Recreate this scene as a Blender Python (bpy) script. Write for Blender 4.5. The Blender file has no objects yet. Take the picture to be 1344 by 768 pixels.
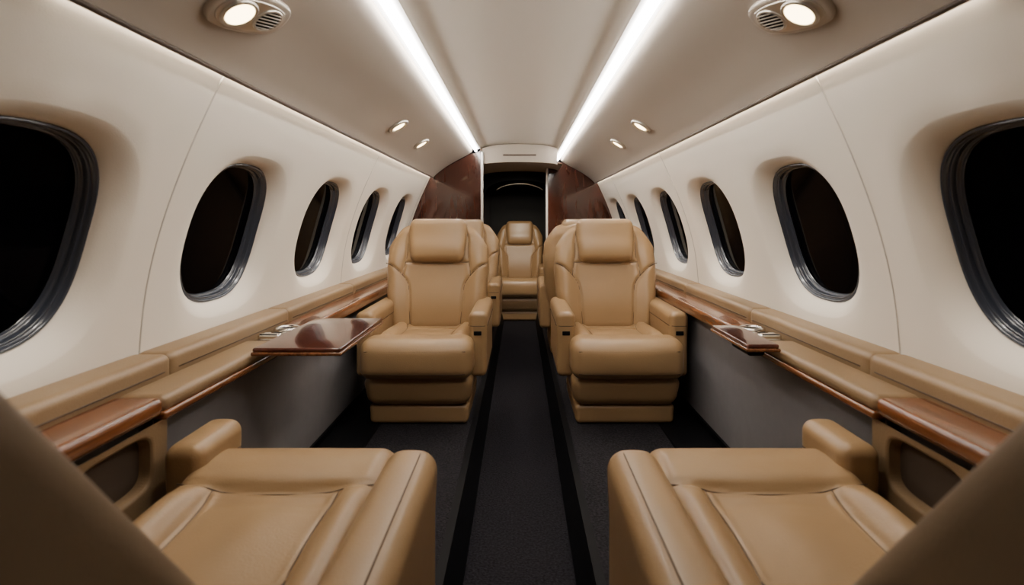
import bpy, bmesh, math
from mathutils import Vector, Matrix
C = bpy.context.scene.collection
pi = math.pi

# ------------------------------------------------------------------ materials
def mat(name, col, rough=0.5, metal=0.0, coat=0.0, bump=None, col2=None, nscale=20, emis=None, estr=0, stretch=None, spec=None, ior=None):
    m = bpy.data.materials.new(name); m.use_nodes = True
    nt = m.node_tree; b = nt.nodes["Principled BSDF"]
    b.inputs["Base Color"].default_value = (*col, 1)
    b.inputs["Roughness"].default_value = rough
    b.inputs["Metallic"].default_value = metal
    if ior: b.inputs["IOR"].default_value = ior
    if coat:
        b.inputs["Coat Weight"].default_value = coat
        b.inputs["Coat Roughness"].default_value = 0.04
    if spec is not None:
        b.inputs["Specular IOR Level"].default_value = spec
    if emis:
        b.inputs["Emission Color"].default_value = (*emis, 1)
        b.inputs["Emission Strength"].default_value = estr
    tc = nt.nodes.new("ShaderNodeTexCoord")
    mp = nt.nodes.new("ShaderNodeMapping")
    nt.links.new(tc.outputs["Object"], mp.inputs["Vector"])
    if stretch: mp.inputs["Scale"].default_value = stretch
    if col2:
        n = nt.nodes.new("ShaderNodeTexNoise"); n.inputs["Scale"].default_value = nscale
        n.inputs["Detail"].default_value = 6
        if stretch: n.inputs["Distortion"].default_value = 0.6
        r = nt.nodes.new("ShaderNodeValToRGB")
        r.color_ramp.elements[0].position = 0.35; r.color_ramp.elements[1].position = 0.65
        r.color_ramp.elements[0].color = (*col, 1); r.color_ramp.elements[1].color = (*col2, 1)
        nt.links.new(mp.outputs["Vector"], n.inputs["Vector"])
        nt.links.new(n.outputs["Fac"], r.inputs["Fac"])
        nt.links.new(r.outputs["Color"], b.inputs["Base Color"])
    if bump:
        n2 = nt.nodes.new("ShaderNodeTexNoise"); n2.inputs["Scale"].default_value = bump[0]
        n2.inputs["Detail"].default_value = 3
        bp = nt.nodes.new("ShaderNodeBump"); bp.inputs["Strength"].default_value = bump[1]
        bp.inputs["Distance"].default_value = bump[2] if len(bump) > 2 else 0.002
        nt.links.new(tc.outputs["Object"], n2.inputs["Vector"])
        nt.links.new(n2.outputs["Fac"], bp.inputs["Height"])
        nt.links.new(bp.outputs["Normal"], b.inputs["Normal"])
    return m

LEA = mat("tan_leather", (0.300, 0.188, 0.090), 0.36, bump=(260, 0.2), col2=(0.316, 0.199, 0.096), nscale=5)
def crease(m, sc=7, st=0.12, dist=0.010):
    nt = m.node_tree; b = nt.nodes["Principled BSDF"]
    old = b.inputs["Normal"].links[0].from_node
    tc = [n for n in nt.nodes if n.type == 'TEX_COORD'][0]
    n = nt.nodes.new("ShaderNodeTexNoise"); n.inputs["Scale"].default_value = sc; n.inputs["Detail"].default_value = 3
    n.inputs["Distortion"].default_value = 0.8
    bp = nt.nodes.new("ShaderNodeBump"); bp.inputs["Strength"].default_value = st; bp.inputs["Distance"].default_value = dist
    nt.links.new(tc.outputs["Object"], n.inputs["Vector"]); nt.links.new(n.outputs["Fac"], bp.inputs["Height"])
    nt.links.new(bp.outputs["Normal"], old.inputs["Normal"])
crease(LEA)
LEA_SHADED = mat("shaded_tan_leather", (0.150, 0.101, 0.056), 0.5, bump=(260, 0.2), col2=(0.165, 0.112, 0.063), nscale=6)  # tan leather with shade put into its colour, for the near seat backs
LEAD = mat("tan_leather_stitching", (0.06, 0.032, 0.015), 0.6)
LEDG = mat("ledge_leather", (0.215, 0.138, 0.070), 0.40, bump=(260, 0.25), col2=(0.235, 0.152, 0.078), nscale=6)
CREAM = mat("cream_wall_vinyl", (0.76, 0.69, 0.59), 0.75, bump=(350, 0.15), spec=0.25)
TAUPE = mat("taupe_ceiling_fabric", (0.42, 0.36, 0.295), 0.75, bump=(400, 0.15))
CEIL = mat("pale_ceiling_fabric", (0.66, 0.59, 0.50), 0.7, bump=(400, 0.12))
GREY = mat("grey_carpet_wall", (0.165, 0.154, 0.156), 0.8, bump=(500, 0.2), col2=(0.175, 0.163, 0.165), nscale=30)
CARPET = mat("charcoal_carpet", (0.005, 0.0047, 0.006), 0.95, bump=(150, 1.0, 0.006), col2=(0.021, 0.019, 0.024), nscale=140, spec=0.15)
CARPET2 = mat("dark_grey_carpet", (0.008, 0.007, 0.009), 0.95, bump=(150, 1.0, 0.006), col2=(0.028, 0.026, 0.030), nscale=140, spec=0.15)
BLACK = mat("black_trim", (0.003, 0.003, 0.004), 0.55, spec=0.12)
DARKV = mat("dark_void", (0.008, 0.007, 0.007), 0.5)
MAHO = mat("dark_mahogany_gloss", (0.040, 0.012, 0.007), 0.10, coat=0.6, col2=(0.047, 0.014, 0.008), nscale=4, stretch=(5, 5, 0.7))
MAHOT = mat("mahogany_table_gloss", (0.05, 0.013, 0.009), 0.15, coat=0.35, col2=(0.08, 0.022, 0.013), nscale=6, stretch=(8, 0.8, 8), spec=0.4)
WOOD = mat("walnut_rail_gloss", (0.085, 0.026, 0.008), 0.25, coat=0.5, col2=(0.20, 0.068, 0.020), nscale=7, stretch=(14, 0.9, 14))
SEAL = mat("window_seal", (0.030, 0.035, 0.048), 0.26, coat=0.4)
GLASS = mat("night_window_glass", (0.001, 0.001, 0.0015), 0.05, ior=1.12)
CHROME = mat("brushed_chrome", (0.75, 0.73, 0.70), 0.18, metal=1.0)
PALE = mat("pale_satin_metal", (0.70, 0.67, 0.63), 0.35, metal=0.4)
SATIN = mat("satin_nickel", (0.55, 0.50, 0.43), 0.32, metal=0.8)
HOUSE = mat("beige_metal_housing", (0.46, 0.40, 0.33), 0.38, metal=0.25)
BROWN = mat("seam_brown", (0.07, 0.045, 0.028), 0.6)
POCKET = mat("pocket_lining", (0.05, 0.03, 0.016), 0.8)
LEDW = mat("led_wall_wash", (1, 1, 1), 0.5, emis=(1.0, 0.89, 0.75), estr=52)
LENS = mat("warm_lamp_lens", (1, 1, 1), 0.3, emis=(1.0, 0.74, 0.38), estr=13)
LEDC = mat("led_core", (1, 1, 1), 0.5, emis=(1.0, 0.965, 0.93), estr=36)
BEIGE = mat("beige_plastic", (0.50, 0.45, 0.38), 0.4)
LED_HALO = mat("led_halo", (0.9, 0.88, 0.85), 0.5, emis=(1.0, 0.965, 0.93), estr=20)  # emission fades outward to paint a soft halo around the strip
nt = LED_HALO.node_tree
tc = nt.nodes.new("ShaderNodeTexCoord"); sp = nt.nodes.new("ShaderNodeSeparateXYZ")
ab = nt.nodes.new("ShaderNodeMath"); ab.operation = 'ABSOLUTE'
mr = nt.nodes.new("ShaderNodeMapRange"); mr.interpolation_type = 'SMOOTHERSTEP'
mr.inputs["From Min"].default_value = 0.0; mr.inputs["From Max"].default_value = 0.036
mr.inputs["To Min"].default_value = 8; mr.inputs["To Max"].default_value = 0.2
nt.links.new(tc.outputs["Object"], sp.inputs[0]); nt.links.new(sp.outputs["X"], ab.inputs[0])
nt.links.new(ab.outputs[0], mr.inputs["Value"])
nt.links.new(mr.outputs["Result"], nt.nodes["Principled BSDF"].inputs["Emission Strength"])

# ------------------------------------------------------------------ mesh helpers
def mk(name, verts, faces, mats, parent=None, smooth=True, fmi=None, recalc=True, weld=0):
    me = bpy.data.meshes.new(name)
    me.from_pydata([tuple(v) for v in verts], [], faces)
    if not isinstance(mats, (list, tuple)): mats = [mats]
    for m in mats: me.materials.append(m)
    if fmi:
        for p, i in zip(me.polygons, fmi): p.material_index = i
    if recalc or weld:
        bm = bmesh.new(); bm.from_mesh(me)
        if weld: bmesh.ops.remove_doubles(bm, verts=bm.verts, dist=weld)
        bmesh.ops.recalc_face_normals(bm, faces=bm.faces)
        bm.to_mesh(me); bm.free()
    if smooth: me.polygons.foreach_set("use_smooth", [True]*len(me.polygons))
    o = bpy.data.objects.new(name, me); C.objects.link(o)
    if parent: o.parent = parent
    return o

def setp(o, label=None, category=None, kind=None, group=None):
    if label: o["label"] = label
    if category: o["category"] = category
    if kind: o["kind"] = kind
    if group: o["group"] = group
    return o

def empty(name, loc, label, category, group=None):
    e = bpy.data.objects.new(name, None); e.empty_display_size = 0.1
    e.location = loc; C.objects.link(e)
    return setp(e, label, category, None, group)

def rb(name, size, ctr, r, m, parent=None, n=(4, 4, 4), fn=None, k=4):
    h = [s/2 for s in size]; r = min(r, min(h)*0.999)
    def samp(hh, nn):
        out = [-hh + r*i/k for i in range(k)]
        out += [-(hh-r) + 2*(hh-r)*i/nn for i in range(nn+1)]
        out += [hh-r + r*(i+1)/k for i in range(k)]
        return out
    S = [samp(h[i], n[i]) for i in range(3)]
    idx = {}; V = []; F = []
    def vid(p):
        key = (round(p[0], 6), round(p[1], 6), round(p[2], 6))
        if key in idx: return idx[key]
        inn = [max(-(h[i]-r), min(h[i]-r, p[i])) for i in range(3)]
        d = [p[i]-inn[i] for i in range(3)]
        L = math.sqrt(sum(c*c for c in d))
        q = [inn[i] + r*d[i]/L for i in range(3)] if L > 1e-9 else list(p)
        if fn: q = fn(*q)
        V.append((q[0]+ctr[0], q[1]+ctr[1], q[2]+ctr[2]))
        idx[key] = len(V)-1
        return idx[key]
    for ax in range(3):
        a, b = [i for i in range(3) if i != ax]
        for sg in (-1, 1):
            for i in range(len(S[a])-1):
                for j in range(len(S[b])-1):
                    q = []
                    for (ii, jj) in ((i, j), (i+1, j), (i+1, j+1), (i, j+1)):
                        p = [0, 0, 0]; p[ax] = sg*h[ax]; p[a] = S[a][ii]; p[b] = S[b][jj]
                        q.append(vid(p))
                    F.append(q)
    return mk(name, V, F, m, parent)

def tube(name, pts, r, m, parent=None, sides=6, closed=False):
    P = [Vector(p) for p in pts]; N = len(P); V = []; F = []
    for i in range(N):
        if closed: t = P[(i+1) % N]-P[i-1]
        else: t = P[min(i+1, N-1)]-P[max(i-1, 0)]
        t.normalize()
        up = Vector((0, 0, 1)) if abs(t.z) < 0.9 else Vector((1, 0, 0))
        a = t.cross(up).normalized(); b = t.cross(a)
        for j in range(sides):
            w = 2*pi*j/sides
            V.append(P[i] + a*r*math.cos(w) + b*r*math.sin(w))
    for i in range(N if closed else N-1):
        for j in range(sides):
            i2 = (i+1) % N
            F.append([i*sides+j, i*sides+(j+1) % sides, i2*sides+(j+1) % sides, i2*sides+j])
    if not closed:
        F.append(list(range(sides))); F.append([(N-1)*sides+j for j in range(sides)])
    return mk(name, V, F, m, parent)

def extr(name, prof, y0, y1, m, parent=None, closed=False, n=1, smooth=False):
    V = []; F = []; L = len(prof)
    for i in range(n+1):
        y = y0+(y1-y0)*i/n
        for (x, z) in prof: V.append((x, y, z))
    seg = L if closed else L-1
    for i in range(n):
        for j in range(seg):
            F.append([i*L+j, i*L+(j+1) % L, (i+1)*L+(j+1) % L, (i+1)*L+j])
    if closed:
        F.append(list(range(L))); F.append([n*L+j for j in range(L)])
    return mk(name, V, F, m, parent, smooth=smooth)

def prism(name, pts, ya, yb, m, parent=None, off=(0, 0, 0)):
    L = len(pts)
    V = [(x-off[0], y-off[1], z-off[2]) for y in (ya, yb) for x, z in pts]
    F = [list(range(L)), list(range(L, 2*L))]+[[i, (i+1) % L, L+(i+1) % L, L+i] for i in range(L)]
    return mk(name, V, F, m, parent, smooth=False)

def cat(pts, n=10):
    out = []; P = [Vector(p) for p in pts]
    P = [2*P[0]-P[1]] + P + [2*P[-1]-P[-2]]
    for i in range(1, len(P)-2):
        for k in range(n):
            t = k/n
            out.append(0.5*((2*P[i])+(-P[i-1]+P[i+1])*t+(2*P[i-1]-5*P[i]+4*P[i+1]-P[i+2])*t*t+(-P[i-1]+3*P[i]-3*P[i+1]+P[i+2])*t**3))
    out.append(P[-2]); return out

def sstep(a, b, x):
    t = max(0, min(1, (x-a)/(b-a))); return t*t*(3-2*t)
def interp(tab, x):
    if x <= tab[0][0]: return tab[0][1]
    for (a, b), (c, d) in zip(tab, tab[1:]):
        if x <= c:
            t = (x-a)/(c-a); t = t*t*(3-2*t); return b+(d-b)*t
    return tab[-1][1]
def pdist(pl, x, y):
    best = 9
    for (ax, ay), (bx, by) in zip(pl, pl[1:]):
        dx, dy = bx-ax, by-ay; L = dx*dx+dy*dy
        t = max(0, min(1, ((x-ax)*dx+(y-ay)*dy)/L)) if L else 0
        d = math.hypot(x-ax-t*dx, y-ay-t*dy)
        if d < best: best = d
    return best

# ------------------------------------------------------------------ shell
FL = -0.88; AI = -1.0
Y0 = -1.2; YL = 4.0; YR = 4.6; YE = 6.6
wp = cat([(0.93, -0.46), (0.926, -0.32), (0.908, -0.16), (0.868, 0.0), (0.805, 0.17), (0.725, 0.345), (0.712, 0.372)], 12)
cum = [0]
for a, b in zip(wp, wp[1:]): cum.append(cum[-1]+(b-a).length)
ST = cum[-1]
def prof(s):
    s = max(0, min(ST, s))
    for i in range(len(cum)-1):
        if s <= cum[i+1]:
            t = (s-cum[i])/(cum[i+1]-cum[i]); p = wp[i].lerp(wp[i+1], t)
            a = wp[max(i-1, 0)]; b = wp[min(i+2, len(wp)-1)]
            d = (b-a).normalized(); return p, Vector((d.y, -d.x))
    return wp[-1], Vector((1, 0))
def s_at(z):
    for i in range(len(wp)-1):
        if wp[i].y <= z <= wp[i+1].y:
            return cum[i]+(cum[i+1]-cum[i])*(z-wp[i].y)/(wp[i+1].y-wp[i].y)
def wmap(side):
    def f(y, s, d):
        p, n = prof(s)
        return (side*(p.x+n.x*d), y, p.y+n.y*d)
    return f
def ser(a, b, e, th):
    return (abs(math.cos(th)/a)**e+abs(math.sin(th)/b)**e)**(-1/e)
def angles(hy, hu, hd, n=96):
    A = [2*pi*i/n for i in range(n)]
    A += [math.atan2(hu, hy), math.atan2(hu, -hy), math.atan2(-hd, -hy) % (2*pi), math.atan2(-hd, hy) % (2*pi)]
    A = sorted(set(round(a, 6) for a in A)); return A
def cell(V, F, mp, cy, cs, hy, hu, hd, a, b, e, rings, fills=5):
    A = angles(hy, hu, hd); n = len(A); base = len(V)
    rows = []
    for k in range(fills+1):
        row = []
        for th in A:
            c, s = math.cos(th), math.sin(th)
            rr = min(hy/abs(c) if abs(c) > 1e-9 else 9, (hu if s > 0 else hd)/abs(s) if abs(s) > 1e-9 else 9)
            r0 = ser(a+rings[0][0], b+rings[0][1], e, th)
            r = rr+(r0-rr)*k/fills
            row.append(mp(cy+r*c, cs+r*s, rings[0][2]))
        rows.append(row)
    for (da, db, dep) in rings[1:]:
        rows.append([mp(cy+ser(a+da, b+db, e, th)*math.cos(th), cs+ser(a+da, b+db, e, th)*math.sin(th), dep) for th in A])
    for row in rows: V += row
    for i in range(len(rows)-1):
        for j in range(n):
            j2 = (j+1) % n
            F.append([base+i*n+j, base+i*n+j2, base+(i+1)*n+j2, base+(i+1)*n+j])

WC = s_at(-0.042); WA, WB, WE = 0.186, 0.214, 2.7
RINGS = [(0.062, 0.042, 0.0), (0.056, 0.038, 0.0015), (0.044, 0.030, 0.006), (0.030, 0.020, 0.014), (0.016, 0.011, 0.024), (0.006, 0.004, 0.034), (0.0, 0.0, 0.044)]
P0, PW = 0.866, 0.679
wn = 0
for side, cnt, yend, nm in ((-1, 5, YL, "left"), (1, 6, YR, "right")):
    V = []; F = []; mp = wmap(side)
    for i in range(cnt):
        cell(V, F, mp, P0+PW*i, WC, PW/2, ST-WC, WC, WA, WB, WE, RINGS)
    def plain(ya, yb):
        b = len(V); n = 40
        for y in (ya, yb):
            for k in range(n+1): V.append(mp(y, ST*k/n, 0))
        for k in range(n): F.append([b+k, b+k+1, b+n+1+k+1, b+n+1+k])
    plain(Y0, P0-PW/2); plain(P0+PW*(cnt-0.5), yend)
    b = len(V)
    for y in (Y0, yend):
        V += [(side*0.93, y, -0.46), (side*0.93, y, -0.40), (side*0.785, y, -0.40), (side*0.79, y, FL)]
    F.append([b+2, b+3, b+7, b+6])
    o = mk("wall_"+nm, V, F, [CREAM, GREY], weld=1e-5, fmi=None)
    for p in o.data.polygons:
        c = p.center
        if abs(c.x) < 0.80 and c.z < -0.45: p.material_index = 1
    setp(o, "curved cream cabin side wall with grey lower panel", "wall", "structure")
    for i in range(cnt):
        wn += 1
        cy = P0+PW*i
        A = [2*pi*k/80 for k in range(80)]
        rr = [(-0.001, 0.040), (0.002, 0.037), (0.005, 0.037), (0.007, 0.040), (0.008, 0.047), (0.010, 0.048), (0.012, 0.046), (0.014, 0.049), (0.015, 0.057), (0.016, 0.062), (0.018, 0.061), (0.020, 0.065), (0.021, 0.071), (0.024, 0.072)]
        V = []; F = []
        for (d, dep) in rr:
            for th in A:
                r = ser(WA-d, WB-d, WE, th)
                V.append(mp(cy+r*math.cos(th), WC+r*math.sin(th), dep))
        for k in range(len(rr)-1):
            for j in range(80):
                F.append([k*80+j, k*80+(j+1) % 80, (k+1)*80+(j+1) % 80, (k+1)*80+j])
        w = mk("window_%d" % wn, V, F, SEAL)
        setp(w, "oval cabin window with ribbed dark seal, night outside", "window", "structure")
        V = [mp(cy, WC, 0.070)]; F = []
        for q in range(1, 7):
            for th in A:
                r = ser(WA-0.021, WB-0.021, WE, th)*q/6
                V.append(mp(cy+r*math.cos(th), WC+r*math.sin(th), 0.070))
        for j in range(80): F.append([0, 1+j, 1+(j+1) % 80])
        for q in range(5):
            for j in range(80):
                F.append([1+q*80+j, 1+q*80+(j+1) % 80, 1+(q+1)*80+(j+1) % 80, 1+(q+1)*80+j])
        mk("pane", V, F, GLASS, parent=w)
        # added narrow spot without a fixture, brightens the window sill
        l = bpy.data.lights.new("sill_fill", "SPOT"); l.energy = 9; l.spot_size = math.radians(40); l.spot_blend = 1
        l.color = (1, 0.93, 0.84); l.shadow_soft_size = 0.04
        lo = bpy.data.objects.new("sill_fill_spot", l); lo.location = (side*0.60, cy, 0.38); C.objects.link(lo)
        lo.rotation_euler = (Vector((side*0.95, cy, -0.27))-lo.location).to_track_quat('-Z', 'Y').to_euler()
    for q, ys in enumerate((P0+PW*0.5, P0+PW*2.5, P0+PW*4.5)):
        if ys > yend-0.05: continue
        pts = [mp(ys, ST*k/40, 0.0005) for k in range(3, 40)]
        t = tube("trim_%d" % (10+q+(5 if side > 0 else 0)), pts, 0.0026, BEIGE)
        setp(t, "thin vertical seam between cream wall panels", "trim", "structure")

# floor
fprof = [(-0.93, FL), (-0.205, FL), (-0.205, AI-0.02), (0.205, AI-0.02), (0.205, FL), (0.93, FL), (0.93, AI-0.08), (-0.93, AI-0.08)]
setp(extr("floor", fprof, Y0, YE, CARPET2, closed=True), "dark grey carpeted cabin floor with dropped aisle", "floor", "structure")
setp(extr("floor", [(-0.158, AI-0.02), (-0.158, AI), (0.158, AI), (0.158, AI-0.02)], Y0, 6.2, CARPET, closed=True), "charcoal carpet runner in the aisle", "floor", "structure")
for i, s in enumerate((-1, 1)):
    pr = [(s*0.156, AI-0.02), (s*0.156, AI+0.01), (s*0.178, FL-0.02), (s*0.184, FL+0.008), (s*0.208, FL+0.008), (s*0.210, FL-0.0), (s*0.205, FL-0.0), (s*0.205, AI-0.02)]
    setp(extr("trim_%d" % (i+1), pr, Y0, 4.9, BLACK, closed=True), "raised black aisle edge trim", "trim", "structure")
    pr = [(s*0.60, FL), (s*0.605, FL+0.006), (s*0.785, FL+0.006), (s*0.785, FL)]
    setp(extr("trim_%d" % (i+3), pr, 1.1, YL, BLACK, closed=True), "flat black strip on the floor beside the wall", "trim", "structure")  # thin black strip laid along the floor by the wall
    setp(extr("baseboard_"+("left" if s < 0 else "right"), [(s*0.789, FL), (s*0.779, FL), (s*0.779, FL+0.03), (s*0.789, FL+0.03)], 1.08, YL, BLACK, closed=True), "black baseboard", "baseboard", "structure")

# ceiling
cp = [tuple(v) for v in cat([(-0.318, 0.577), (-0.308, 0.598), (-0.27, 0.615), (-0.18, 0.626), (0, 0.631), (0.18, 0.626), (0.27, 0.615), (0.308, 0.598), (0.318, 0.577)], 6)]
setp(extr("ceiling", cp, Y0, YR, CEIL, smooth=True), "pale arched centre ceiling panel", "ceiling", "structure")
for s in (-1, 1):
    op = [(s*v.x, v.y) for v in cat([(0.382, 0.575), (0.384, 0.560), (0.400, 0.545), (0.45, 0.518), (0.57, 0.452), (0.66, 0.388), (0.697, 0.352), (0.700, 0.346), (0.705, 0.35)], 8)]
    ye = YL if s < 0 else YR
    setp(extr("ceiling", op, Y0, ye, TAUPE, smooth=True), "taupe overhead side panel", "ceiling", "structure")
    setp(extr("ceiling", [(s*0.316, 0.58), (s*0.318, 0.62), (s*0.385, 0.62), (s*0.383, 0.57)], Y0, ye, CEIL), "light cove", "ceiling", "structure")
    yc = (0.95+ye-0.03)/2; hl = (ye-0.03-0.95)/2
    dp = [(s*(v.x-0.350), v.y-0.566) for v in cat([(0.318, 0.580), (0.330, 0.577), (0.350, 0.576), (0.370, 0.576), (0.383, 0.574)], 6)]
    t = extr("light_strip", dp, -hl, hl, LED_HALO, smooth=True)
    t.location = (s*0.350, yc, 0.566)
    setp(t, "continuous white light strip with painted halo in the ceiling cove", "light strip", group="ceiling light strips")
    tube("lamp_core", [(0, -hl, -0.003), (0, hl, -0.003)], 0.0095, LEDC, parent=t, sides=12)
    t = tube("wall_wash_strip", [(s*0.7105, 0.75, 0.366), (s*0.7105, ye-0.03, 0.366)], 0.005, LEDW, sides=8)
    setp(t, "hidden warm light strip along the wall top", "light strip", group="wall wash strips")
    setp(tube("trim_%d" % (20+s), [(s*0.6985, Y0, 0.3475), (s*0.6985, ye, 0.3475)], 0.006, BROWN), "brown line painting the gap shade along the overhead panel edge", "trim", "structure")  # dark tube draws the shade line of the panel gap

# end walls
setp(mk("wall_rear", [(-0.95, Y0, -1.08), (0.95, Y0, -1.08), (0.95, Y0, 0.66), (-0.95, Y0, 0.66)], [(0, 1, 2, 3)], CREAM, smooth=False), "cream rear bulkhead", "wall", "structure")
setp(mk("wall_front", [(-0.95, YE, -1.08), (0.95, YE, -1.08), (0.95, YE, 0.66), (-0.95, YE, 0.66)], [(0, 1, 2, 3)], DARKV, smooth=False), "black forward bulkhead", "wall", "structure")

# wood partitions
outl = [(v.x-0.003, v.y) for v in wp if v.y > -0.42]
ceilp = [(0.69, 0.352), (0.655, 0.388), (0.565, 0.450), (0.45, 0.512), (0.395, 0.542), (0.345, 0.552)]
for s, yy, th in ((-1, YL, 0.05), (1, YR, 0.05)):
    inner = 0.315 if s < 0 else 0.265
    pts = [(inner, FL+0.001), (0.78, FL+0.001), (0.78, -0.41), (0.92, -0.41)] + outl + ceilp + [(0.33, 0.560), (inner, 0.575), (inner, 0.3)]
    P = empty("partition", (s*0.6, yy, FL), "glossy dark mahogany partition beside the doorway", "partition", "mahogany partitions")
    prism("panel", [(s*x, z) for x, z in pts], yy, yy+th, MAHO, P, (s*0.6, yy, FL))
    rb("edge_strip", (0.020, 0.03, 1.42), (s*inner-s*0.6-s*0.011, 0.01, 0.73), 0.004, PALE, parent=P)["label"] = "pale satin metal edge strip"
    cb = empty("closet", (s*0.62, 5.45, FL), "dark glossy wood closet beyond the doorway", "cabinet", "forward closets")
    y0c, y1c = (4.10, 6.45) if s < 0 else (4.70, 6.45)
    rb("body", (0.5, y1c-y0c, 1.345), (0, (y0c+y1c)/2-5.45, 0.6735), 0.015, MAHO, parent=cb)
    rb("handle", (0.006, 0.02, 0.16), (-s*0.251, -0.62, 0.75), 0.002, CHROME, parent=cb)["label"] = "chrome handle"
    rb("edge_trim", (0.006, 0.02, 1.30), (-s*0.249, (y0c-5.45)+0.15, 0.67), 0.002, PALE, parent=cb)["label"] = "pale vertical metal trim"

# door header
arc = [(0.306*math.cos(a), 0.458+0.022*math.sin(a)) for a in [pi*k/24 for k in range(25)]]
pts = [(-0.306, 0.592), (-0.2, 0.618), (0, 0.629), (0.2, 0.618), (0.306, 0.592)] + arc
H = prism("door_header", pts, 4.03, 4.10, TAUPE); setp(H, "beige arched header over the doorway with vent slot", "door header")
rb("vent_slot", (0.27, 0.008, 0.012), (0, 4.027, 0.536), 0.004, BROWN, parent=H)["label"] = "dark narrow vent slot"
arc2 = [(0.358*math.cos(a), 0.465+0.035*math.sin(a)) for a in [pi*k/24 for k in range(25)]]
setp(extr("ceiling", arc2, 4.10, 5.0, TAUPE, smooth=True), "vestibule arched ceiling", "ceiling", "structure")
arc3 = [(0.357*math.cos(a), 0.18+0.235*math.sin(a)**0.5) for a in [pi*k/32 for k in range(33)]]
pts = [(-0.358, 0.462), (-0.2, 0.493), (0, 0.499), (0.2, 0.493), (0.358, 0.462)] + arc3
o = prism("trim_30", pts, 5.0, 5.06, BLACK)
setp(o, "black arched frame with thin metal line at the cockpit entrance", "arch", "structure")
tube("metal_line", [(0.27*math.cos(a), 4.99, 0.245+0.13*math.sin(a)) for a in [pi*k/24 for k in range(4, 21)]], 0.0035, SATIN, parent=o)["label"] = "thin metal arc"
setp(extr("ceiling", [(-0.37, 0.4655), (0.37, 0.4655)], 5.07, YE, DARKV), "black cockpit ceiling", "ceiling", "structure")

# ------------------------------------------------------------------ ledges
for s in (-1, 1):
    ye = (YL if s < 0 else YR)-0.004
    e = empty("side_ledge", (s*0.83, 1.5, -0.40), "padded tan leather side ledge with glossy wood rail along the wall", "ledge", "side ledges")
    def L_(x, y, z): return (s*x-s*0.83, y-1.5, z+0.40)
    cuts = [-1.1, 0.45, 1.19, 1.80, 2.5, 3.2, ye]
    for a, b in zip(cuts, cuts[1:]):
        hl_ = (b-a)/2
        def pf(x, y, z, h=hl_):
            return (x, y+(0.012 if y > 0 else -0.012)*max(0, 1-(h-abs(y))/0.02)*min(1, (abs(x)/0.047)**4+(abs(z)/0.036)**4), z)
        rb("upper_pad", (0.094, b-a-0.0005, 0.072), L_(0.883, (a+b)/2, -0.353), 0.020, LEDG, parent=e, k=6, fn=pf)
        tube("pad_seam", [L_(0.8350, a+0.025, -0.356), L_(0.8350, b-0.025, -0.356)], 0.0015, LEAD, parent=e)
    rb("armrest_pad", (0.104, 0.488, 0.036), L_(0.784, 1.265, -0.380), 0.017, LEDG, parent=e)
    for a, b in ((0.2, 1.02), (1.72, ye)):
        t = 0.038 if a < 1 else 0.048
        rb("wood_rail", (0.106, b-a, t), L_(0.782, (a+b)/2, -0.361-t/2), 0.014, WOOD, parent=e)["label"] = "glossy walnut rail"
    rb("wood_edge", (0.108, 1.72-1.02, 0.018), L_(0.782, 1.37, -0.4025), 0.007, WOOD, parent=e)["label"] = "thin wood edge"
    rb("rail_backing", (0.07, ye-1.08, 0.012), L_(0.82, (ye+1.08)/2, -0.404), 0.004, BROWN, parent=e)
    V = []; F = []
    xx = 0.744; tp = -0.414
    def pm(y, z, d): return (s*(xx+d), y, z)
    cell(V, F, pm, 0.915, -0.484, 0.13, 0.07, 0.39, 0.088, 0.054, 4.5, [(0.006, 0.006, 0), (0.003, 0.003, 0.001), (0, 0, 0.004), (-0.001, -0.001, 0.012), (-0.003, -0.003, 0.03)])
    b = len(V)
    V += [(s*xx, 0.2, tp), (s*xx, 0.785, tp), (s*xx, 0.785, -0.874), (s*xx, 0.2, -0.874)]
    F.append([b, b+1, b+2, b+3])
    b = len(V)
    V += [(s*xx, 1.045, tp), (s*0.784, 1.06, tp), (s*0.784, 1.06, -0.874), (s*xx, 1.045, -0.874)]
    F.append([b, b+1, b+2, b+3])
    o = mk("side_pocket_panel", V, F, LEDG, weld=1e-5, smooth=False); setp(o, "tan leather side panel with recessed storage pocket", "panel", None, "pocket panels")
    rb("pocket", (0.006, 0.176, 0.108), (s*(xx+0.028), 0.915, -0.484), 0.002, POCKET, parent=o)["label"] = "dark recessed pocket lining"

# tables
for s, x0, x1, y0, y1, lab in ((-1, 0.485, 0.725, 1.34, 1.76, "deployed glossy mahogany folding table by the wall"), (1, 0.635, 0.725, 1.38, 1.64, "partly stowed glossy mahogany folding table by the wall")):
    cx, cy = (x0+x1)/2, (y0+y1)/2
    T = empty("folding_table", (s*cx, cy, -0.355), lab, "table")
    rb("table_top", (x1-x0, y1-y0, 0.012), (0, 0, 0.004), 0.005, MAHOT, parent=T)
    rb("rim", (x1-x0+0.006, y1-y0+0.006, 0.010), (0, 0, -0.006), 0.004, WOOD, parent=T)["label"] = "lighter wood edge"
    rb("bracket", (0.05, 0.12, 0.03), (s*((x1-x0)/2-0.03), 0, -0.027), 0.008, BLACK, parent=T)["label"] = "black hinge bracket"

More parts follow.
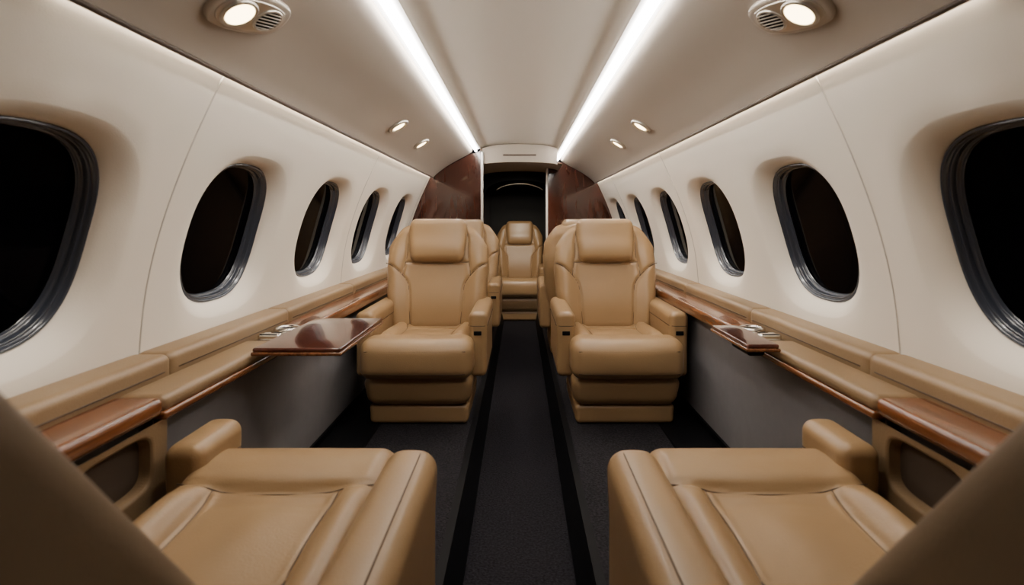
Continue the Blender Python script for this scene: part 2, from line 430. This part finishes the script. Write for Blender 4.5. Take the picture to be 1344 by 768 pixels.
# control units
for s in (-1, 1):
    e = empty("control_unit", (s*0.779, 1.615, -0.374), "chrome cup holder and seat controls set in the ledge", "controls", "ledge control units")
    rb("plate", (0.090, 0.196, 0.010), (0, 0, 0), 0.0045, CHROME, parent=e)
    tube("cup_ring", [(0.034*math.cos(a), 0.046+0.034*math.sin(a), 0.012) for a in [2*pi*k/32 for k in range(32)]], 0.008, CHROME, parent=e, sides=8, closed=True)
    V = [(0, 0.046, 0.0085)]+[(0.03*math.cos(2*pi*k/24), 0.046+0.03*math.sin(2*pi*k/24), 0.0085) for k in range(24)]
    mk("cup_well", V, [[0, 1+k, 1+(k+1) % 24] for k in range(24)], BLACK, parent=e)
    for q in range(3):
        rb("button", (0.020, 0.016, 0.014), (-0.028+0.028*q, -0.030, 0.010), 0.004, BLACK if q == 1 else SATIN, parent=e)
    rb("latch", (0.070, 0.026, 0.022), (0, -0.070, 0.012), 0.009, CHROME, parent=e)

# ------------------------------------------------------------------ overhead lights
def pan_at(x):
    tab = [(0.45, 0.518), (0.57, 0.452), (0.66, 0.388)]
    for (a, b), (c, d) in zip(tab, tab[1:]):
        if x <= c:
            return b+(d-b)*(x-a)/(c-a)
slope = math.atan2(0.500-0.40, 0.64-0.48)
def disc(name, r, z, m, parent, cx=0, cy=0, n=32, rx=1.0):
    V = [(cx, cy, z)]+[(cx+r*rx*math.cos(2*pi*k/n), cy+r*math.sin(2*pi*k/n), z) for k in range(n)]
    return mk(name, V, [[0, 1+k, 1+(k+1) % n] for k in range(n)], m, parent)
def spot(x, y, z, e, size=110, tgt=(0, 0, -1), col=(1, 0.86, 0.68)):
    l = bpy.data.lights.new("spot", "SPOT"); l.energy = e; l.spot_size = math.radians(size); l.spot_blend = 1
    l.color = col; l.shadow_soft_size = 0.02
    o = bpy.data.objects.new("spot_lamp", l); o.location = (x, y, z); C.objects.link(o)
    o.rotation_euler = Vector(tgt).to_track_quat('-Z', 'Y').to_euler()
    return o
for s in (-1, 1):
    e = empty("reading_light_unit", (s*0.575, 1.055, pan_at(0.575)-0.004), "oval beige overhead unit with warm reading light and air vent", "overhead light", "reading light units")
    e.rotation_euler = (Matrix.Rotation(s*slope, 3, 'Y') @ Matrix.Rotation(pi/2+s*0.35, 3, 'Z')).to_euler()
    rb("housing", (0.20, 0.115, 0.018), (0, 0, 0), 0.0085, HOUSE, parent=e, n=(10, 8, 1), fn=lambda x, y, z: (x*(1-0.20*abs(y/0.0575)**2.5), y*(1-0.28*abs(x/0.10)**2.5), z))
    rb("inner_plate", (0.17, 0.088, 0.006), (0, 0, -0.0085), 0.0029, SATIN, parent=e, n=(10, 8, 1), fn=lambda x, y, z: (x*(1-0.22*abs(y/0.044)**2.5), y*(1-0.28*abs(x/0.085)**2.5), z))
    tube("lamp_ring", [(-0.034+0.035*math.cos(2*pi*k/32), 0.035*math.sin(2*pi*k/32), -0.012) for k in range(32)], 0.005, SATIN, parent=e, closed=True, sides=8)
    disc("lamp_lens", 0.032, -0.0145, LENS, e, cx=-0.034)
    disc("air_vent", 0.030, -0.0125, BLACK, e, cx=0.042)
    tube("vent_ring", [(0.042+0.031*math.cos(2*pi*k/32), 0.031*math.sin(2*pi*k/32), -0.012) for k in range(32)], 0.0035, SATIN, parent=e, closed=True, sides=8)
    for q in range(6):
        yy = -0.0225+0.009*q; hw = math.sqrt(0.029**2-yy*yy)
        tube("vent_slat", [(0.042-hw, yy, -0.0145), (0.042+hw, yy, -0.0145)], 0.0014, HOUSE, parent=e)
    spot(s*0.57, 1.05, pan_at(0.57)-0.04, 4, 90, (0, 0.12, -1))
    for yy in (2.33, 2.87):
        e = empty("downlight", (s*0.572, yy, pan_at(0.572)-0.001), "small round warm downlight with nickel bezel", "downlight", "ceiling downlights")
        e.rotation_euler = (0, s*slope, 0)
        tube("bezel", [(0.042*math.cos(2*pi*k/32), 0.042*math.sin(2*pi*k/32), -0.005) for k in range(32)], 0.009, SATIN, parent=e, closed=True, sides=8)
        disc("reflector", 0.040, -0.003, SATIN, e)
        disc("lamp_lens", 0.030, -0.008, LENS, e)
        spot(s*0.57, yy, pan_at(0.57)-0.04, 6)

# ------------------------------------------------------------------ seats
def build_seat(name, loc, rot, label, recline=12, armz=0.47, outb=None, group="tan cabin seats"):
    """local: front of cushion at y=-.35, faces -y. outb: local side (+1/-1) with a short arm"""
    S = empty(name, loc, label, "seat", group); S.rotation_euler = (0, 0, rot)
    O = -0.35; near = outb is not None
    rb("base", (0.44, 0.42, 0.085), (0, O+0.295, 0.0435), 0.022, LEA, parent=S, n=(6, 4, 4), fn=lambda x, y, z: (x*(0.97+0.5*max(0, z)), y, z))
    rb("skirt", (0.47, 0.49, 0.132), (0, O+0.280, 0.151), 0.044, LEA, parent=S, n=(10, 4, 4), fn=lambda x, y, z: (x*(0.97+0.6*z), y+(0.025*(0.06-z)/0.12 if y < 0 else 0), z))
    W, D, Hh = 0.475, 0.56, 0.150
    cs = 0.87 if near else 1.0
    csh = (outb*0.02) if near else 0
    seams = [[tuple(v) for v in cat(p, 6)] for p in (
        [(-0.235, -0.125), (-0.15, -0.118), (0, -0.112), (0.15, -0.118), (0.235, -0.125)],
        [(-0.145, -0.115), (-0.135, -0.02), (-0.14, 0.10), (-0.165, 0.24)],
        [(0.145, -0.115), (0.135, -0.02), (0.14, 0.10), (0.165, 0.24)],
        [(-0.14, 0.10), (-0.10, 0.135), (0, 0.145), (0.10, 0.135), (0.14, 0.10)])]
    def cfn(x, y, z):
        top = sstep(-0.02, 0.06, z)
        d = min(pdist(s, x, y) for s in seams) if top > 0 else 9
        zz = z
        ins = (1-sstep(0.115, 0.175, abs(x)))*sstep(-0.145, -0.080, y)
        am = 1.0 if near else 0.7
        zz += top*(0.010-0.026*am*ins-0.009*math.exp(-(d/0.007)**2))
        zz += am*top*0.013*math.sin(pi*max(0, min(1, (y+0.28)/0.16)))
        zz += am*top*0.009*math.exp(-((abs(x)-0.19)/0.03)**2)*sstep(-0.12, -0.05, y)
        zz += am*top*0.010*ins*math.exp(-(x/0.08)**2-((y-0.0)/0.09)**2)
        zz -= 0.035*top*0.5*sstep(-0.1, 0.28, y)
        xx = x*(1.0-(0 if near else 0.11)*sstep(-0.16, -0.10, y))*cs+csh
        if y < -0.2: y -= 0.018*(1-(z/0.08)**2)*(1-(x/0.27)**2)
        return (xx, y, zz)
    cc = (0, O+D/2, 0.288)
    rb("seat_cushion", (W, D, Hh), cc, 0.046, LEA, parent=S, n=(60, 68, 6), fn=cfn, k=6)
    for sm in seams:
        pts = []
        for (x, y) in sm:
            q = cfn(x*0.97, y, Hh/2); pts.append((q[0]+cc[0], q[1]+cc[1], q[2]+cc[2]+0.0004))
        tube("cushion_seam", pts, 0.0014, LEAD, parent=S)
    for zz in (0.040, -0.045):
        pts = []
        for k in range(25):
            x = -0.210+0.420*k/24
            q = cfn(x, -D/2+0.0055, zz); pts.append((q[0], q[1]+cc[1]-0.002, q[2]+cc[2]))
        tube("cushion_seam", pts, 0.0018, LEAD, parent=S)
    al = math.radians(recline); ca, sa = math.cos(al), math.sin(al)
    hy, hz = O+(0.475 if near else 0.50), 0.33
    BW, BT, BH = 0.54, (0.11 if near else 0.13), (0.66 if near else 0.59)
    bcx = outb*0.028 if near else 0
    bx = 0.58 if near else 1.0
    bc = (0, hy+0.06, hz+BH/2-0.03)
    bs = [[tuple(v) for v in cat(p, 8)] for p in (
        [(-0.266, 0.070), (-0.222, 0.045), (-0.166, -0.015), (-0.145, -0.09), (-0.150, -0.27)],
        [(0.266, 0.070), (0.222, 0.045), (0.166, -0.015), (0.145, -0.09), (0.150, -0.27)],
        [(-0.170, 0.26), (-0.163, 0.12), (-0.180, 0.0)],
        [(0.170, 0.26), (0.163, 0.12), (0.180, 0.0)],
        [(-0.165, 0.075), (-0.07, 0.068), (0, 0.066), (0.07, 0.068), (0.165, 0.075)])]
    if near: bs = bs[4:]
    tab = [(0, 0.86), (0.38, 0.97), (0.58, 1.0), (0.80, 0.98), (1.0, 0.84)]
    if near: tab = [(0, 1), (1, 1)]
    def rot_(x, y, z):
        yy, z2 = y-hy, z-hz
        return (x, hy+yy*ca+z2*sa, hz-yy*sa+z2*ca)
    def bfn(x, y, z):
        fr = 1-sstep(-0.055, 0.02, y)
        d = min(pdist(s, x, z) for s in bs) if fr > 0 else 9
        v = z/BH+0.5
        yy = y
        yy += fr*(0.012*math.exp(-(d/0.006)**2))
        if not near:
            yy -= fr*0.026*sstep(0.14, 0.22, abs(x))*(1-sstep(0.60, 0.90, v))
            yy -= fr*0.014*math.exp(-((v-0.25)/0.2)**2)
            yy += -(1-fr)*0.05*sstep(0.5, 1.0, v)
        zz = z-(0 if near else 0.055)*(abs(x)/0.27)**3*sstep(0.55, 1.0, v)
        xx = x*interp(tab, v)*bx+bcx
        return tuple(a-b for a, b in zip(rot_(xx+bc[0], yy+bc[1], zz+bc[2]), bc))
    rb("backrest", (BW, BT, BH), bc, 0.030 if near else 0.058, LEA_SHADED if near else LEA, parent=S, n=(60, 4, 64), fn=bfn, k=7)
    for sm in bs:
        pts = []
        for (x, z) in sm:
            q = bfn(x, -BT/2, z); pts.append((q[0]+bc[0], q[1]+bc[1]-0.0008, q[2]+bc[2]))
        tube("backrest_seam", pts, 0.0020, LEAD, parent=S)
    hc = (0, hy+(0.035 if near else 0.0), hz+BH-0.03-(0.120 if near else 0.106))
    def hfn(x, y, z):
        xx = x*(0.92+0.08*sstep(-0.11, 0.05, z)-0.03*sstep(0.05, 0.11, z))*(0.50 if near else 1)+bcx
        yy = y+0.3*x*x-0.010*math.exp(-((z+0.05)/0.05)**2)
        return tuple(a-b for a, b in zip(rot_(xx+hc[0], yy+hc[1], z+hc[2]), hc))
    rb("headrest", (0.308, 0.095, 0.232), hc, 0.036, LEA_SHADED if near else LEA, parent=S, n=(14, 2, 10), fn=hfn, k=6)
    for sd in (-1, 1):
        y0, y1 = O+0.13, O+0.60; z0 = 0.19; w = 0.078; cx = sd*0.250; rr = 0.024
        if near and outb == sd: y0, y1, z0, w, cx = O-0.03, O+0.13, 0.30, 0.078, sd*0.228
        elif near: y0, y1, z0, w, cx, rr = O+0.12, O+0.56, 0.02, 0.096, sd*0.236, 0.030
        ht = armz-z0
        def afn(x, y, z, ht=ht):
            t = sstep(-0.05, 0.05, z-ht/2+0.08)
            crown = 0.007*(1-(x/0.045)**2) if z > ht/2-0.03 else 0
            return (x*(1+0.08*t), y, z+crown)
        rb("armrest", (w, y1-y0, ht), (cx, (y0+y1)/2, (z0+armz)/2), rr, LEA, parent=S, n=(8, 10, 24), fn=afn, k=6)
        x_ = w/2*1.08*0.985+0.001
        if near and outb != sd:
            xo = x_*0.40*(-outb)
            tube("armrest_seam", [(cx+xo, y1-0.03, armz+0.0055), (cx+xo, y0+0.04, armz+0.0055), (cx+xo, y0+0.026, armz+0.0035), (cx+xo, y0+0.012, armz-0.004), (cx+xo, y0+0.004, armz-0.015), (cx+xo, y0-0.0002, armz-0.034), (cx+xo, y0-0.0005, 0.05)], 0.0013, LEAD, parent=S)
        else:
            zc = armz-0.055
            pts = [(cx-x_, y1-0.03, zc), (cx-x_, y0+0.022, zc), (cx-x_+0.012, y0+0.004, zc), (cx-x_+0.026, y0-0.0005, zc), (cx+x_-0.026, y0-0.0005, zc), (cx+x_-0.012, y0+0.004, zc), (cx+x_, y0+0.022, zc), (cx+x_, y1-0.03, zc)]
            tube("armrest_seam", pts, 0.0016, LEAD, parent=S)
        if not near:
            rb("control_slot", (0.034, 0.008, 0.018), (cx, y0-0.001, armz-0.086), 0.003, BLACK, parent=S)["label"] = "black control slot"
    return S

def copy_seat(src, loc, rot, label, scale=None):
    n = src.copy(); n.location = loc; n.rotation_euler = (0, 0, rot); n["label"] = label
    if scale: n.scale = scale
    C.objects.link(n)
    for ch in src.children:
        c = ch.copy(); c.parent = n; C.objects.link(c)
    return n

yA = 2.05+0.35
A = build_seat("cabin_seat", (-0.435, yA, FL+0.001), 0, "tan leather cabin seat with headrest beside the deployed table")
copy_seat(A, (0.455, yA, FL+0.001), 0, "tan leather cabin seat with headrest beside the stowed table")
copy_seat(A, (-0.418, 3.42, FL+0.001), 0, "tan leather cabin seat behind the first row")
copy_seat(A, (0.418, 3.42, FL+0.001), pi, "tan leather cabin seat turned back to back with another")
copy_seat(A, (0.0, 5.20, AI+0.002), 0, "tan leather seat in the forward doorway", (0.96, 1, 1.12))
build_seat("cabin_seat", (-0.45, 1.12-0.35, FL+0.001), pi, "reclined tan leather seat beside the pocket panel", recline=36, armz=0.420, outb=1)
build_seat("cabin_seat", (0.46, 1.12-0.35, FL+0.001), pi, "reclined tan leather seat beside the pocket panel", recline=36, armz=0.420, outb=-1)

# ------------------------------------------------------------------ lights
def area(loc, rot, sx, sy, e, col):
    l = bpy.data.lights.new("area", "AREA"); l.shape = 'RECTANGLE'; l.size = sx; l.size_y = sy; l.energy = e; l.color = col
    o = bpy.data.objects.new("fill_area_lamp", l); o.location = loc; o.rotation_euler = rot; C.objects.link(o); return o
area((0, 0.85, 0.58), (math.radians(42), 0, 0), 0.4, 0.2, 4, (1, 0.94, 0.86))  # added fill light with no fixture, brightens the seats ahead
spot(0, 4.30, 0.46, 45, 100, (0, 0.85, -1))  # added spot with no fixture, brightens the seat beyond the doorway

w = bpy.data.worlds.new("world"); bpy.context.scene.world = w; w.use_nodes = True
w.node_tree.nodes["Background"].inputs[0].default_value = (0.002, 0.0025, 0.004, 1)

cam = bpy.data.cameras.new("camera"); co = bpy.data.objects.new("camera", cam); C.objects.link(co)
co.location = (0, 0, 0); co.rotation_euler = (pi/2, 0, 0)
cam.sensor_width = 36; cam.lens = 650/1344*36; cam.clip_start = 0.02
cam.shift_x = -10/1344; cam.shift_y = -94/1344
cam.dof.use_dof = True; cam.dof.focus_distance = 2.4; cam.dof.aperture_fstop = 3.2
bpy.context.scene.camera = co
